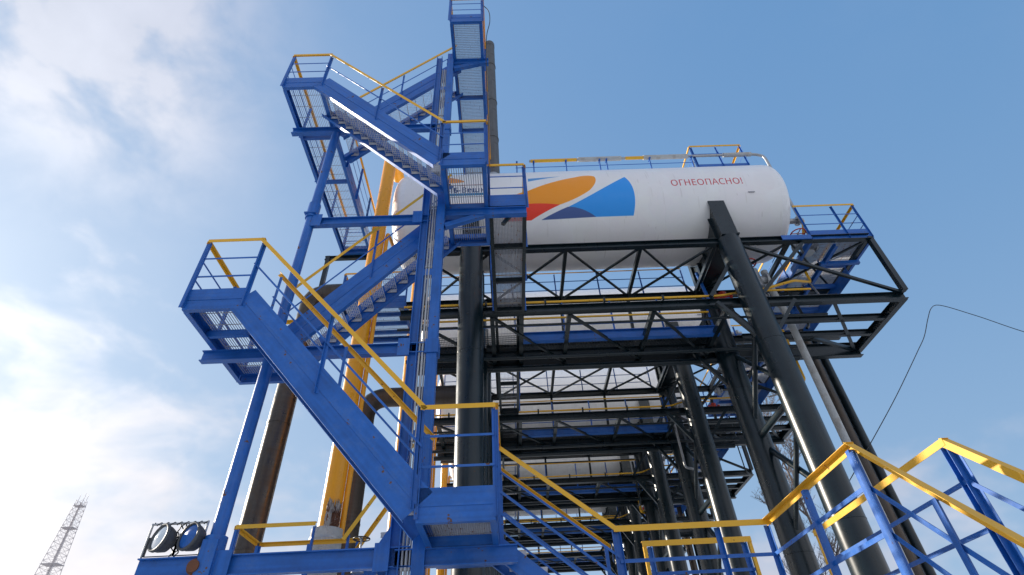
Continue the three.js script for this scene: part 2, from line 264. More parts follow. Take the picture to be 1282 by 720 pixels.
// ------------------------------------------------------------------ stair tower
const XL0 = -4.92, XL1 = -4.02, XR0 = -1.08, XR1 = -0.2, FL = [2.2, 5.52, 8.95, 12.13, 15.42], DF = 6.5, DP = 7.6;
{
  const t = thing('stair_tower_frame', 'blue steel posts and beams carrying the zigzag stair flights', 'steel frame', [-2.7, GROUND, DP]);
  const lp = part('post', [tube(V(-3.9, GROUND, DP), V(-3.9, 11.62, DP), 0.095, 24)], M.blue, t);
  part('sleeve', [tube(V(-3.9, 8.55, DP), V(-3.9, 8.98, DP), 0.125, 24), sec(V(-4.02, 8.62, DP), V(-3.78, 8.62, DP), RB(0.28, 0.03))], M.blue, lp);
  part('sleeve', [tube(V(-3.9, 1.75, DP), V(-3.9, 2.28, DP), 0.14, 24), sec(V(-3.9, 1.75, DP - 0.12), V(-3.9, 2.22, DP - 0.12), RB(0.2, 0.05))], M.blue, lp);
  part('flange_cap', [tube(V(-4.02, 1.9, DP - 0.07), V(-4.02, 1.9, DP - 0.17), 0.075, 20), tube(V(-4.02, 1.9, DP - 0.08), V(-4.02, 1.9, DP - 0.12), 0.1, 20)], M.rustm, lp);
  const p2 = part('post', sec(V(-1.51, GROUND, DP), V(-1.51, 15.35, DP), RI(0.15, 0.14), new THREE.Vector3(1, 0, 0)), M.blue, t);
  const p3 = part('post', sec(V(-1.19, GROUND, DP + 0.02), V(-1.19, 15.5, DP + 0.02), RB(0.17, 0.17)), M.blue, t);
  part('splice_plate', sec(V(-1.19, 5.05, DP + 0.02), V(-1.19, 5.32, DP + 0.02), RB(0.23, 0.22)), M.blue, p3);
  part('splice_plate', sec(V(-1.19, 11.6, DP + 0.02), V(-1.19, 11.85, DP + 0.02), RB(0.22, 0.21)), M.blue, p3);
  const beam = (x0, x1, y, h = 0.2, d = DP) => part('beam', sec(V(x0, y, d), V(x1, y, d), RI(h, 0.12)), M.blue, t);
  beam(-5.0, -1.1, 11.78); beam(-3.82, -1.4, 8.42); beam(-5.05, -1.1, 5.18); beam(-4.82, -1.3, 1.92, 0.25); beam(-1.5, 0.1, 1.9, 0.22); beam(-1.45, 0.62, 8.62, 0.22, DP + 0.05); beam(-1.3, -0.1, 15.1, 0.26, DP + 0.02);
  part('bracket', [sec(V(-1.1, 14.75, DP + 0.02), V(-0.4, 15.0, DP + 0.02), RB(0.1, 0.14))], M.blue, t);
  part('bracket', [sec(V(-1.1, 8.2, DP + 0.02), V(-0.3, 8.55, DP + 0.06), RB(0.1, 0.12))], M.blue, t);
  part('brace', [sec(V(-3.82, 8.5, DP), V(-1.55, 11.6, DP), RB(0.05, 0.06))].slice(0, 0).concat([sec(V(-1.42, 2.1, DP), V(-1.42, 2.5, DP), RB(0.03, 0.03))]), M.blue, t);
  for (const [x, y] of [[-3.74, 8.42], [-1.66, 8.42], [-1.66, 5.18], [-3.74, 5.18], [-1.66, 1.92], [-3.7, 1.92]]) part('gusset', sec(V(x, y - 0.17, DP - 0.085), V(x, y + 0.17, DP - 0.085), RB(0.2, 0.012)), M.blue, t);
  for (const y of [0.9, 3.6, 6.9, 10.2, 13.6]) part('batten', sec(V(-1.45, y, DP), V(-1.27, y, DP), RB(0.09, 0.16)), M.blue, t);
}
for (const [x, r, w] of [[-1.4, 0.018, 'galvanised conduit beside the flanged blue tower post'], [-1.345, 0.022, 'thickest galvanised conduit, midway between the two blue tower posts'], [-1.3, 0.014, 'thinnest galvanised conduit beside the square blue tower post']]) {
  const t = thing('conduit', w, 'conduit', [x, GROUND, DP - 0.03], 'conduits between the tower posts');
  part('run', tube(V(x, GROUND, DP - 0.03), V(x, 14.6, DP - 0.03), r, 10), M.galv, t);
  for (let y = 0; y < 14; y += 1.75) part('clamp', tube(V(x, y, DP - 0.03), V(x, y + 0.04, DP - 0.03), r + 0.008, 10), M.galv, t);
}
for (const [x, y, d, l] of [[-1.35, 9.75, DP - 0.12, 'small grey junction box between the tower posts above the third landing']]) {
  const t = thing('junction_box', l, 'junction box', [x, y, d]);
  part('case', sec(V(x, y, d), V(x, y + 0.26, d), RB(0.2, 0.12)), M.insul, t); part('lid', sec(V(x, y + 0.012, d - 0.066), V(x, y + 0.248, d - 0.066), RB(0.18, 0.012)), M.galv, t);
  part('gland', tube(V(x - 0.04, y - 0.06, d), V(x - 0.04, y, d), 0.016, 8), M.black, t); part('gland', tube(V(x + 0.04, y - 0.06, d), V(x + 0.04, y, d), 0.016, 8), M.black, t);
}
{
  const t = thing('loose_cable', 'black cable looping down beside the topmost landing', 'cable', [-0.15, 12, 7]);
  part('wire', new THREE.TubeGeometry(new THREE.CatmullRomCurve3([V(-0.22, 16.4, 6.55), V(-0.05, 16.1, 6.6), V(-0.02, 15.6, 6.7), V(-0.12, 15.2, 6.9), V(-0.16, 13.5, 7.5), V(-0.14, 11.5, 7.6), V(-0.17, 9.2, 7.62)]), 60, 0.012, 6), M.black, t);
}
const AX = new THREE.Vector3(1, 0, 0), AD = new THREE.Vector3(0, 0, -1);
const land = (label, x, y, d) => thing('landing_platform', label, 'platform', [x, y, d], 'landings of the stair tower');
{
  deck(land('lowest blue landing with short yellow rail, beside the wide dark column', -0.62, FL[0] - 0.2, 7.5), XR0, XR1 + 0.05, DF, 8.62, FL[0], { joists: 1, p1: 0.03, p2: 0.05, rails: [['front', 0, 1], ['right', 0, 0.6]] });
  deck(land('blue landing with yellow rail jutting out left over the bare sky, second level', -4.47, FL[1] - 0.2, 7.6), XL0, XL1, DF, 8.75, FL[1], { joists: 2, gh: 0.014, p1: 0.042, p2: 0.3, rails: [['front', 0, 1], ['left', 0, 1], ['back', 0, 1]] });
  {
    const t = land('blue landing with grating floor in front of the tank lettering, third level', -0.64, FL[2] - 0.2, 7.6);
    deck(t, XR0, XR1, DF, 8.75, FL[2], { joists: 1, p1: 0.05, gt: 0.012, gh: 0.03, p2: 0.3, rails: [['front', 0, 1], ['right', 0, 0.5], ['back', 0, 1]] });
  }
  deck(land('long blue landing running back along open sky from the fourth level', -4.47, FL[3] - 0.2, 9.3), XL0, XL1, DF, 12.15, FL[3], { joists: 3, gh: 0.016, p1: 0.042, p2: 0.3, rails: [['front', 0, 1], ['left', 0, 1], ['right', 0.41, 1], ['back', 0, 1]] });
  deck(land('topmost blue landing and gangway with short yellow rail, beside the grey stack', -0.66, FL[4] - 0.2, 9.2), XR0 - 0.03, XR1 - 0.04, DF, 12.3, FL[4], { joists: 4, p1: 0.026, gt: 0.009, p2: 0.05, rails: [['front', 0, 1, { h: 1.15 }], ['left', 0, 0.2], ['left', 0.42, 1], ['right', 0, 1]], ch: 0.22 });
  const w = thing('gangway', 'blue grated gangway leading from the third landing back to the tank frame', 'gangway', [0.22, FL[2] - 0.2, 9.5]);
  deck(w, XR1 + 0.03, 0.62, 7.66, 11.25, FL[2] - 0.01, { joists: 2, ch: 0.2, mat: M.dark, gh: 0.06, p1: 0.036, gt: 0.018, p2: 0.04, rails: [['front', 0, 1], ['right', 0, 1], ['left', 0.32, 1]] });
  part('kick_plate', sec(V(XR1 + 0.03, FL[2] + 0.03, 7.63), V(0.62, FL[2] + 0.03, 7.63), RB(0.006, 0.36)), M.blue, w);
  part('knee_brace', sec(V(0.1, 8.35, 7.75), V(0.36, 8.75, 7.75), RB(0.07, 0.07)), M.dark, w);
}
{
  const fl = (label, x, y, d) => thing('stair_flight', label, 'stairs', [x, y, d], 'flights of the stair tower');
  flight(fl('blue stair flight with yellow rails between the lowest and second landing', -2.5, 2, 6.9), V(XR0 + 0.02, FL[0], DF), V(XL1 - 0.02, FL[1], DF), AD, 0.8);
  flight(fl('blue stair flight behind, rising from the second to the third landing', -2.5, 5.3, 8.3), V(XL1 - 0.02, FL[1], 7.92), V(XR0 + 0.02, FL[2], 7.92), AD, 0.8, { railFar: false });
  flight(fl('blue stair flight with meshed treads seen from below, under the fourth landing', -2.5, 8.7, 6.9), V(XR0 + 0.02, FL[2], DF), V(XL1 - 0.02, FL[3], DF), AD, 0.8, { railFar: false });
  flight(fl('blue stair flight climbing to the topmost landing', -2.5, 11.9, 8.3), V(XL1 - 0.02, FL[3], 7.92), V(XR0 - 0.02, FL[4], 7.92), AD, 0.8, { railFar: false });
  // short flight down to the access walkway
  flight(thing('stair_flight', 'short blue stair flight descending from the lowest landing to the walkway', 'stairs', [0.6, 0.9, 8.2], 'flights of the stair tower'), V(1.46, 0.94, 7.8), V(XR1 + 0.06, FL[0], 7.8), AD, 0.76, { n: 6, mids: [0.3, 0.6, 0.9], posts: [0.02, 0.98], toe: false });
}
// ------------------------------------------------------------------ access walkway and near stair
{
  const t = thing('access_walkway', 'blue walkway with yellow angle-iron rails at the foot of the dark columns', 'walkway', [3, GROUND, 7.5]);
  const y = 0.94, o = { top: 0.078, postW: 0.065, mids: [0.42, 0.85], midH: 0.045 };
  part('grating', grating(1.48, 4.48, 7.82, 8.54, y), M.grate, t);
  part('grating', grating(3.58, 4.48, 5.36, 7.8, y), M.grate, t);
  part('fascia', sec(V(1.46, y - 0.12, 7.8), V(3.56, y - 0.12, 7.8), RC(0.2, 0.07, 1)), M.blue, t);
  part('fascia', sec(V(4.5, y - 0.12, 8.56), V(1.46, y - 0.12, 8.56), RC(0.2, 0.07, 1)), M.blue, t);
  part('fascia', sec(V(3.56, y - 0.12, 7.8), V(3.56, y - 0.12, 5.34), RC(0.2, 0.07, 1)), M.blue, t);
  part('fascia', sec(V(4.5, y - 0.12, 5.34), V(4.5, y - 0.12, 8.56), RC(0.2, 0.07, 1)), M.blue, t);
  guard(t, V(1.46, y, 7.77), V(3.56, y, 7.77), { ...o, posts: [0.01, 0.66, 0.99] });
  guard(t, V(3.53, y, 7.77), V(3.53, y, 5.3), { ...o, s: -1, posts: [0.53, 0.99] });
  guard(t, V(2.0, y, 8.58), V(3.56, y, 8.58), { ...o, posts: [0.05, 0.95] });
  for (const x of [2.0, 3.57]) part('end_rail', sec(V(x, y + 0.5, 8.58), V(x, y + 1.22, 8.58), RB(0.05)), M.yellow, t);
  guard(t, V(4.53, y, 5.3), V(4.53, y, 8.4), { ...o, s: -1, posts: [0.01, 0.5] });
  part('end_rail', sec(V(4.53, y + 0.5, 8.41), V(4.53, y + 1.22, 8.41), RB(0.045)), M.yellow, t);
  for (const [x, d] of [[1.6, 7.9], [1.6, 8.45], [3.62, 5.45], [4.42, 5.45], [3.62, 8.45], [4.42, 8.45]]) part('leg', sec(V(x, GROUND, d), V(x, y - 0.22, d), RB(0.1)), M.blue, t);
  const s = thing('stair_flight', 'blue stair with broad yellow rails descending from the walkway to the ground', 'stairs', [4.03, GROUND, 4], 'flights of the stair tower');
  flight(s, V(3.561, GROUND, 2.72), V(3.561, y, 5.3), AX, 0.938, { n: 11, flip: -1, mids: [0.42, 0.85], posts: [0.02, 0.36, 0.7, 0.985], top: 0.078, postW: 0.065, toe: false, midH: 0.045 });
}

// ------------------------------------------------------------------ tank rows
const PITCH = 6.25, NT = 5, TY = 13.4, TD = 12.4, TR = 1.66, TX0 = -2.85, TX1 = 8.85, HEAD = 0.6;
function printTexture() {
  const w = 2048, h = 1024, c = document.createElement('canvas'); c.width = w; c.height = h; const q = c.getContext('2d');
  const X = (x) => (x - TX0) / (TX1 - TX0) * w, S = (s) => h / 2 - s / (2 * Math.PI * TR) * h;
  q.fillStyle = '#f0efee'; q.fillRect(0, 0, w, h);
  seed = 9917;
  for (let i = 0; i < 900; i++) { const l = 226 + rnd() * 12 | 0; q.fillStyle = `rgba(${l},${l - 2},${l - 6},0.12)`; const r = 12 + rnd() * 60; q.beginPath(); q.ellipse(rnd() * w, rnd() * h, r * 1.6, r, 0, 0, 7); q.fill(); }
  for (let i = 0; i < 130; i++) { const x = rnd() * w, y = rnd() * h, n = 20 + rnd() * 110, l = 150 + rnd() * 50 | 0; for (let k = 0; k < n; k += 2) { q.fillStyle = `rgba(${l},${l - 6},${l - 14},${0.03 + 0.09 * rnd()})`; q.fillRect(x + rnd() * 2.4, y + k, 1 + rnd() * 2.2, 2); } }
  for (let i = 0; i < 420; i++) { const l = 130 + rnd() * 60 | 0; q.fillStyle = `rgba(${l},${l - 8},${l - 18},${0.05 + 0.1 * rnd()})`; const r = 1 + rnd() * 3; q.beginPath(); q.ellipse(rnd() * w, rnd() * h, r, r * (1 + rnd() * 6), 0, 0, 7); q.fill(); }
  const poly = (pts, col) => { q.fillStyle = col; q.beginPath(); pts.forEach((p, i) => p.length === 2 ? (i ? q.lineTo(X(p[0]), S(p[1])) : q.moveTo(X(p[0]), S(p[1]))) : q.quadraticCurveTo(X(p[0]), S(p[1]), X(p[2]), S(p[3]))); q.closePath(); q.fill(); };
  // emblem: an orange leaf over a red base, a blue sector over a navy base, a blue stroke above
  poly([[0.2, -0.85], [0.35, -0.45, 0.95, -0.33], [1.75, 0.07, 2.51, 0.27], [2.95, 0.44, 3.12, 0.28], [3.22, -0.02, 2.89, -0.37], [2.5, -0.66, 1.93, -0.84]], '#fb9a00');
  poly([[0.2, -1.32], [0.2, -0.86], [1.1, -0.7, 1.93, -0.84], [1.5, -1.02, 1.03, -1.3]], '#f23410');
  poly([[2.17, -0.93], [3.1, -0.5, 4.07, 0.19], [4.4, -0.4, 4.19, -1.26], [3.0, -1.26]], '#1c98ee');
  poly([[1.34, -1.3], [1.75, -1.08, 2.17, -0.92], [2.6, -0.92, 3.03, -1.26]], '#3c5894');
  poly([[1.0, 0.1], [1.0, 0.27], [2.05, 0.36], [1.5, 0.24, 1.0, 0.1]], '#4f97d2');
  q.fillStyle = '#c4303c'; q.save(); q.translate(X(5.46), S(-0.31)); q.scale(1, 1); q.font = '42px sans-serif'; const word = 'ОГНЕОПАСНО!', tw = q.measureText(word).width; q.scale((X(7.76) - X(5.46)) / tw, 0.86); q.fillText(word, 0, 0); q.restore();
  // left mark behind the stairs
  poly([[-1.6, 0.55], [-1.5, 0.62, -1.42, 0.5], [-1.1, 0.35, -0.98, 0.2], [-1.3, 0.12, -1.6, 0.16]], '#e08a1c');
  q.fillStyle = '#2f7ca8'; q.fillRect(X(-1.9), S(-0.33), X(-0.3) - X(-1.9), S(-0.42) - S(-0.33));
  q.fillStyle = '#c0453f'; q.fillRect(X(-1.9), S(0.04), X(-0.3) - X(-1.9), S(0.01) - S(0.04));
  q.fillStyle = '#24406e'; q.save(); q.translate(X(-1.86), S(-0.3)); q.font = 'bold 30px sans-serif'; const w2 = 'СГПБ-Вешн', t2 = q.measureText(w2).width; q.scale((X(-0.34) - X(-1.86)) / t2, 1); q.fillText(w2, 0, 0); q.restore();
  const t = new THREE.CanvasTexture(c); t.colorSpace = THREE.SRGBColorSpace; t.magFilter = THREE.LinearFilter; t.anisotropy = 8; return t;
}
function makeTank(label, printed) {
  const t = thing('storage_tank', label, 'tank', [(TX0 + TX1) / 2, TY - TR, TD], 'white tanks in a row on dark columns');
  // barrel: x along, angle from the side facing the camera upwards
  const nu = 40, nv = 72, pos = [], nor = [], uv = [], idx = [];
  for (let i = 0; i <= nu; i++) for (let j = 0; j <= nv; j++) {
    const a = (j / nv - 0.5) * 2 * Math.PI, x = mix(TX0, TX1, i / nu), r = TR;
    pos.push(x, TY + r * Math.sin(a), -(TD - r * Math.cos(a))); nor.push(0, Math.sin(a), Math.cos(a));
    uv.push(...(printed ? [i / nu, 1 - (0.5 - a / (2 * Math.PI))] : [x, a * TR]));
    if (i < nu && j < nv) { const k = i * (nv + 1) + j; idx.push(k, k + nv + 1, k + 1, k + 1, k + nv + 1, k + nv + 2); }
  }
  const g = new THREE.BufferGeometry(); g.setAttribute('position', new THREE.Float32BufferAttribute(pos, 3)); g.setAttribute('normal', new THREE.Float32BufferAttribute(nor, 3)); g.setAttribute('uv', new THREE.Float32BufferAttribute(uv, 2)); g.setIndex(idx);
  const mat = printed ? new THREE.MeshPhysicalMaterial({ map: printTexture(), roughness: 1, roughnessMap: M.white.roughnessMap.clone(), clearcoat: 0.15, clearcoatRoughness: 0.3 }) : M.white;
  if (printed) mat.roughnessMap.repeat.set(4, 3.3);
  const barrel = part('barrel', g, mat, t);
  for (const s of [-1, 1]) {
    const pts = []; for (let i = 0; i <= 22; i++) { const a = i / 22 * Math.PI / 2; pts.push(new THREE.Vector2(Math.pow(Math.cos(a), 0.9) * TR, HEAD * Math.pow(Math.sin(a), 0.8))); }
    pts[22].x = 0.0001; const l = new THREE.LatheGeometry(pts, 64); const u = l.attributes.uv; for (let i = 0; i < u.count; i++) u.setXY(i, u.getX(i) * 10, u.getY(i) * 2);
    l.rotateZ(s > 0 ? -Math.PI / 2 : Math.PI / 2); l.translate(s > 0 ? TX1 : TX0, TY, -TD); part('dished_head', l, M.white, t);
  }
  for (const x of printed ? [TX0 + 0.01, 5.15, TX1 - 0.01] : [TX0 + 0.01, 0.2, 3.2, 6.2, TX1 - 0.01]) part('weld_seam', ring(V(x, TY, TD), AX, TR, 0.005), M.white, barrel);
  const np = part('nameplate', sec(V(7.82, TY + TR * Math.sin(-0.37), TD - TR * Math.cos(-0.37) - 0.004), V(8.02, TY + TR * Math.sin(-0.37), TD - TR * Math.cos(-0.37) - 0.004), RB(0.012, 0.09), new THREE.Vector3(0, 1, -0.38)), M.galv, t);
  part('nozzle', [tube(V(TX1 + 0.35, TY - 0.9, TD - 0.5), V(TX1 + 1.0, TY - 0.9, TD - 0.5), 0.09), tube(V(TX1 + 0.8, TY - 0.9, TD - 0.5), V(TX1 + 0.86, TY - 0.9, TD - 0.5), 0.16)], M.galv, t);
  part('nozzle', [tube(V(0.25, TY + TR - 0.1, TD - 0.2), V(0.25, TY + TR + 0.55, TD - 0.2), 0.05), tube(V(0.1, TY + TR + 0.5, TD - 0.2), V(0.4, TY + TR + 0.5, TD - 0.2), 0.035)], M.galv, t);
  return t;
}
makeTank('white horizontal tank bearing an orange and blue emblem and red Cyrillic lettering', true);
{
  const plain = makeTank('plain white tank in the row, next behind the lettered one', false); plain.position.z -= PITCH;
  for (const [k, l] of [[1, 'plain white tank in the row, second behind the lettered one'], [2, 'plain white tank in the row, third behind the lettered one'], [3, 'plain white tank in the row, farthest behind the lettered one']]) copyOf(plain, PITCH * k, l);
}
const CX = [-0.8, 6.75], CD = [11.2, 13.65], NODES = [-2.4, -0.25, 1.95, 4.15, 6.35, 8.55, 10.88];
const ROWNAME = ['carrying the lettered tank', 'carrying the first plain tank', 'carrying the second plain tank', 'carrying the third plain tank', 'carrying the farthest plain tank'];
function makeFrame() {
  const t = thing('tank_support_frame', 'dark round columns and bracing frame ' + ROWNAME[0], 'steel frame', [3.2, GROUND, 12.4], 'dark frames under the tanks');
  for (const x of CX) for (const d of CD) {
    const c = part('column', tube(V(x, GROUND, d), V(x, 11.02, d), 0.33, 36), M.dark, t);
    part('base_plate', sec(V(x, GROUND + 0.015, d - 0.5), V(x, GROUND + 0.015, d + 0.5), RB(1.0, 0.03)), M.dark, c);
    for (const y of [3.1, 7.4]) part('weld_band', ring(V(x, y, d), new THREE.Vector3(0, 1, 0), 0.33, 0.008), M.dark, c);
  }
  for (const x of CX) {
    const s = new THREE.Shape(), a0 = 0.72; s.moveTo(-1.42, -2.28); s.lineTo(1.42, -2.28);
    const R = TR + 0.02, e = Math.PI / 2 - 0.62; s.lineTo(1.42, -R * Math.sin(Math.PI / 2 - 1.02)); s.lineTo(R * Math.sin(1.02), -R * Math.cos(1.02)); s.absarc(0, 0, R, -Math.PI / 2 + 1.02, -Math.PI / 2 - 1.02, true); s.lineTo(-1.42, -R * Math.cos(1.02));
    const web = (off, dep) => { const g = new THREE.ExtrudeGeometry(s, { depth: dep, bevelEnabled: false, curveSegments: 24 }); g.deleteAttribute('uv'); const p = g.attributes.position, uv = []; for (let i = 0; i < p.count; i++) uv.push(p.getX(i), p.getY(i)); g.setAttribute('uv', new THREE.Float32BufferAttribute(uv, 2)); g.rotateY(Math.PI / 2); g.translate(x + off, TY, -TD); return g; };
    const sd = part('saddle', [web(-0.2, 0.4)], M.dark, t);
    for (const d of [TD - 1.1, TD - 0.55, TD, TD + 0.55, TD + 1.1]) part('stiffener', sec(V(x, 11.1, d), V(x, 13.4 - Math.sqrt(TR * TR - (d - TD) ** 2) - 0.06, d), RB(0.03, 0.56), AX), M.dark, sd);
    part('end_plate', sec(V(x, 11.1, TD - 1.435), V(x, 12.54, TD - 1.435), RB(0.03, 0.5), AX), M.dark, sd);
    part('cap_plate', sec(V(x, 11.05, TD - 1.5), V(x, 11.05, TD + 1.5), RB(0.52, 0.05)), M.dark, sd);
  }
  // upper horizontal frame under the tank
  for (const d of [11.2, 13.62]) for (const [a, b] of [[-3.3, CX[0] - 0.3], [CX[0] + 0.3, CX[1] - 0.3], [CX[1] + 0.3, 10.95]]) part('upper_chord', sec(V(a, 10.98, d), V(b, 10.98, d), RI(0.2, 0.16)), M.dark, t);
  NODES.forEach((x, i) => {
    part('cross_member', sec(V(x, 10.96, 11.29), V(x, 10.96, 13.53), RB(0.1, 0.13)), M.dark, t);
    if (i < NODES.length - 1) { const x1 = NODES[i + 1]; part('diagonal', sec(V(x + 0.05, 10.99, 11.3), V(x1 - 0.05, 10.99, 13.5), RB(0.06, 0.055)), M.dark, t); part('diagonal', sec(V(x + 0.05, 10.93, 13.5), V(x1 - 0.05, 10.93, 11.3), RB(0.06, 0.055)), M.dark, t); }
  });
  // lower frame
  for (const d of [11.42, 14.02]) part('lower_chord', sec(V(-2.7, 8.88, d), V(11.05, 8.88, d), RI(d > 12 ? 0.46 : 0.22, 0.18)), M.dark, t);
  part('lower_chord', sec(V(0.55, 8.95, 12.8), V(6.3, 8.95, 12.8), RI(0.3, 0.16)), M.blue, t);
  part('lower_chord', sec(V(-2.7, 8.84, 13.5), V(6.3, 8.84, 13.5), RI(0.24, 0.14)), M.dark, t);
  for (const d of [12.32, 13.08]) part('lower_chord', sec(V(7.1, 8.88, d), V(10.98, 8.88, d), RI(0.18, 0.12)), M.dark, t);
  for (const x of [-2.4, -0.25, 0.55, 1.85, 4.15, 6.2]) part('cross_member', sec(V(x, 8.87, 11.52), V(x, 8.87, 13.92), RB(0.12, 0.16)), M.dark, t);
  part('cross_member', sec(V(11.0, 8.9, 11.42), V(11.0, 8.9, 14.02), RI(0.24, 0.16)), M.dark, t);
  part('diagonal', sec(V(9.1, 8.84, 11.5), V(10.85, 8.84, 13.95), RB(0.09, 0.1)), M.dark, t);
  part('diagonal', sec(V(9.2, 8.84, 13.2), V(10.75, 8.84, 13.9), RB(0.1, 0.1)), M.dark, t);
  part('end_post', sec(V(10.97, 8.95, 11.24), V(10.97, 11.0, 11.24), RB(0.14, 0.14)), M.dark, t);
  part('brace', sec(V(7.05, 10.86, 11.22), V(10.9, 8.95, 11.3), RB(0.08, 0.08)), M.dark, t);
  part('brace', sec(V(8.9, 10.86, 11.22), V(7.05, 9.0, 11.35), RB(0.09, 0.09)), M.dark, t);
  part('brace', sec(V(5.9, 8.95, 12.9), V(6.6, 10.8, 13.5), RB(0.09, 0.09)), M.dark, t);
  for (const x of CX) {
    const up = new THREE.Vector3(1, 0, 0);
    part('strut', tube(V(x, 5.95, CD[0]), V(x, 5.95, CD[1]), 0.09, 14), M.dark, t);
    part('strut', tube(V(x, 2.0, CD[0]), V(x, 2.0, CD[1]), 0.09, 14), M.dark, t);
    part('brace', tube(V(x, 8.7, CD[0]), V(x, 6.15, CD[1]), 0.07, 12), M.dark, t); part('brace', tube(V(x + 0.1, 8.7, CD[1]), V(x + 0.1, 6.15, CD[0]), 0.06, 12), M.dark, t);
    part('brace', tube(V(x, 5.8, CD[0]), V(x, 3.3, CD[1]), 0.06, 12), M.dark, t); part('brace', tube(V(x + 0.1, 5.8, CD[1]), V(x + 0.1, 3.5, CD[0]), 0.075, 12), M.dark, t);
  }
  for (let i = 0; i < 5; i++) { const a = [-2.4, -0.25, 1.85, 4.15, 6.2][i], b = [-0.25, 1.85, 4.15, 6.2, 8.6][i]; part('diagonal', sec(V(a, 8.8, 11.55), V(b, 8.8, 13.9), RB(0.07, 0.07)), M.dark, t); }
  for (const x of [1.95, 4.15, 8.55]) { part('hanger', sec(V(x, 9.0, 14.0), V(x, 10.88, 13.66), RB(0.09, 0.09)), M.dark, t); }
  for (const [y, d, r] of [[8.52, 13.75, 0.09], [8.55, 13.2, 0.06], [9.3, 14.2, 0.07], [10.75, 13.9, 0.05], [8.6, 11.7, 0.035]]) part('service_pipe', tube(V(-2.8, y, d), V(8.9, y, d), r, 10), M.dark, t);
  part('side_beam', sec(V(-2.7, 9.65, 14.35), V(10.9, 9.65, 14.35), RI(0.24, 0.14)), M.dark, t);
  // knee braces and hangers that crowd the column heads
  for (const d of CD) { part('knee_brace', sec(V(CX[1] - 1.1, 8.95, d), V(CX[1] - 0.25, 10.1, d), RB(0.1, 0.1)), M.dark, t); part('knee_brace', sec(V(CX[1] - 0.25, 7.6, d), V(CX[1] - 1.0, 8.75, d), RB(0.1, 0.1)), M.dark, t); part('knee_brace', sec(V(CX[1] + 0.25, 7.7, d), V(CX[1] + 1.1, 8.75, d), RB(0.09, 0.09)), M.dark, t); }
  return t;
}
const frame = makeFrame();
function makeRails() {
  const t = thing('tank_catwalk', 'blue guard rails with pale yellow top rail on the frame ' + ROWNAME[0], 'guard rail', [3, 8.9, 13], 'guard rails along the tank frames');
  guard(t, V(-2.5, 11.08, 13.72), V(6.2, 11.08, 13.72), { h: 1.15, mids: [0.1, 0.4, 0.78], mat: M.blue, top: 0.04, postW: 0.04 });
  guard(t, V(-2.5, 9.1, 12.78), V(6.2, 9.1, 12.78), { h: 1.15, mids: [0.25], mat: M.blue, top: 0.045, postW: 0.045, drop: 0 });
  const g = sub('handrail', t); part('yellow_rail', sec(V(-2.5, 9.62, 12.76), V(6.2, 9.62, 12.76), RB(0.04, 0.045)), M.yellow, g);
  part('grating', grating(-2.6, 6.2, 12.9, 13.9, 9.14, 0.045, 0.1, 0.03, 0.008), M.dark, t);
  return t;
}
const rails = makeRails();
function makeEndPlatform() {
  const t = thing('end_platform', 'blue end platform with yellow rails, by the frame ' + ROWNAME[0], 'platform', [10.4, 11, 13.6], 'blue end platforms of the tanks');
  deck(t, 9.2, 11.05, 11.2, 16.1, 11.12, { joists: 3, gh: 0.03, p2: 0.12, ch: 0.2, rails: [['front', 0, 1, { mids: [0.45, 0.85], posts: [0.01, 0.62, 0.99] }], ['right', 0, 1], ['left', 0.35, 0.95]] });
  guard(t, V(9.95, 11.12, 12.3), V(9.95, 11.12, 14.6), { h: 1.1, mids: [0.55] });
  part('side_panel', sec(V(10.75, 10.65, 12.4), V(10.75, 10.65, 15.9), RB(0.02, 0.42)), M.blue, t);
  part('bracket', sec(V(9.95, 10.84, 11.35), V(9.95, 10.84, 16.0), RI(0.14, 0.1)), M.blue, t);
  part('fascia', sec(V(8.3, 10.99, 11.105), V(9.18, 10.99, 11.105), RC(0.17, 0.06, 1)), M.blue, t);
  for (const d of [12.1, 13.2, 14.4]) part('joist', sec(V(9.8, 10.8, d), V(11.0, 10.8, d), RB(0.1, 0.12)), M.blue, t);
  for (const [x, r] of [[10.72, 0.2], [11.12, 0.13]]) part('support_column', tube(V(x, GROUND, 15.85), V(x, 10.88, 15.85), r, 24), x < 11 ? M.clad : M.dark, t);
  return t;
}
const endp = makeEndPlatform();
function makeGasPipe() {
  const t = thing('gas_pipe', 'tall thick yellow vertical pipe beside the grey sleeve, at the lettered tank', 'pipe', [-3.5, GROUND, 10.9], 'yellow vertical pipes at the tank ends');
  part('pipe_run', [tube(V(-3.5, 3.2, 10.9), V(-3.5, 15.2, 10.9), 0.2, 28)], M.orange, t);
  part('side_pipe', pipe([V(-3.24, 3.2, 10.95), V(-3.24, 11.6, 10.95), V(-3.24, 11.9, 12.0)], 0.055, 0.2), M.orange, t);
  part('elbow', pipe([V(-3.5, 15.15, 10.9), V(-3.5, 15.7, 10.9), V(-3.5, 15.7, 12.2)], 0.2, 0.4, 20), M.orange, t);
  for (const y of [7.0, 11.2]) part('weld_band', ring(V(-3.5, y, 10.9), new THREE.Vector3(0, 1, 0), 0.2, 0.006), M.orange, t);
  return t;
}
const gas = makeGasPipe();
function makeLine() {
  const t = thing('fuel_line', 'thin yellow pipe along the lower beam of the frame ' + ROWNAME[0], 'pipe', [3, 9.1, 11.3], 'thin yellow pipes along the frames');
  part('pipe_run', pipe([V(-2.6, 9.08, 11.33), V(6.0, 9.08, 11.33), V(6.9, 9.5, 11.7), V(8.8, 9.5, 11.7)], 0.03, 0.2), M.yellow, t);
  for (let x = -2; x < 6; x += 1.6) part('clamp', sec(V(x, 9.0, 11.33), V(x, 9.14, 11.33), RB(0.05, 0.12)), M.dark, t);
  return t;
}
const line = makeLine();
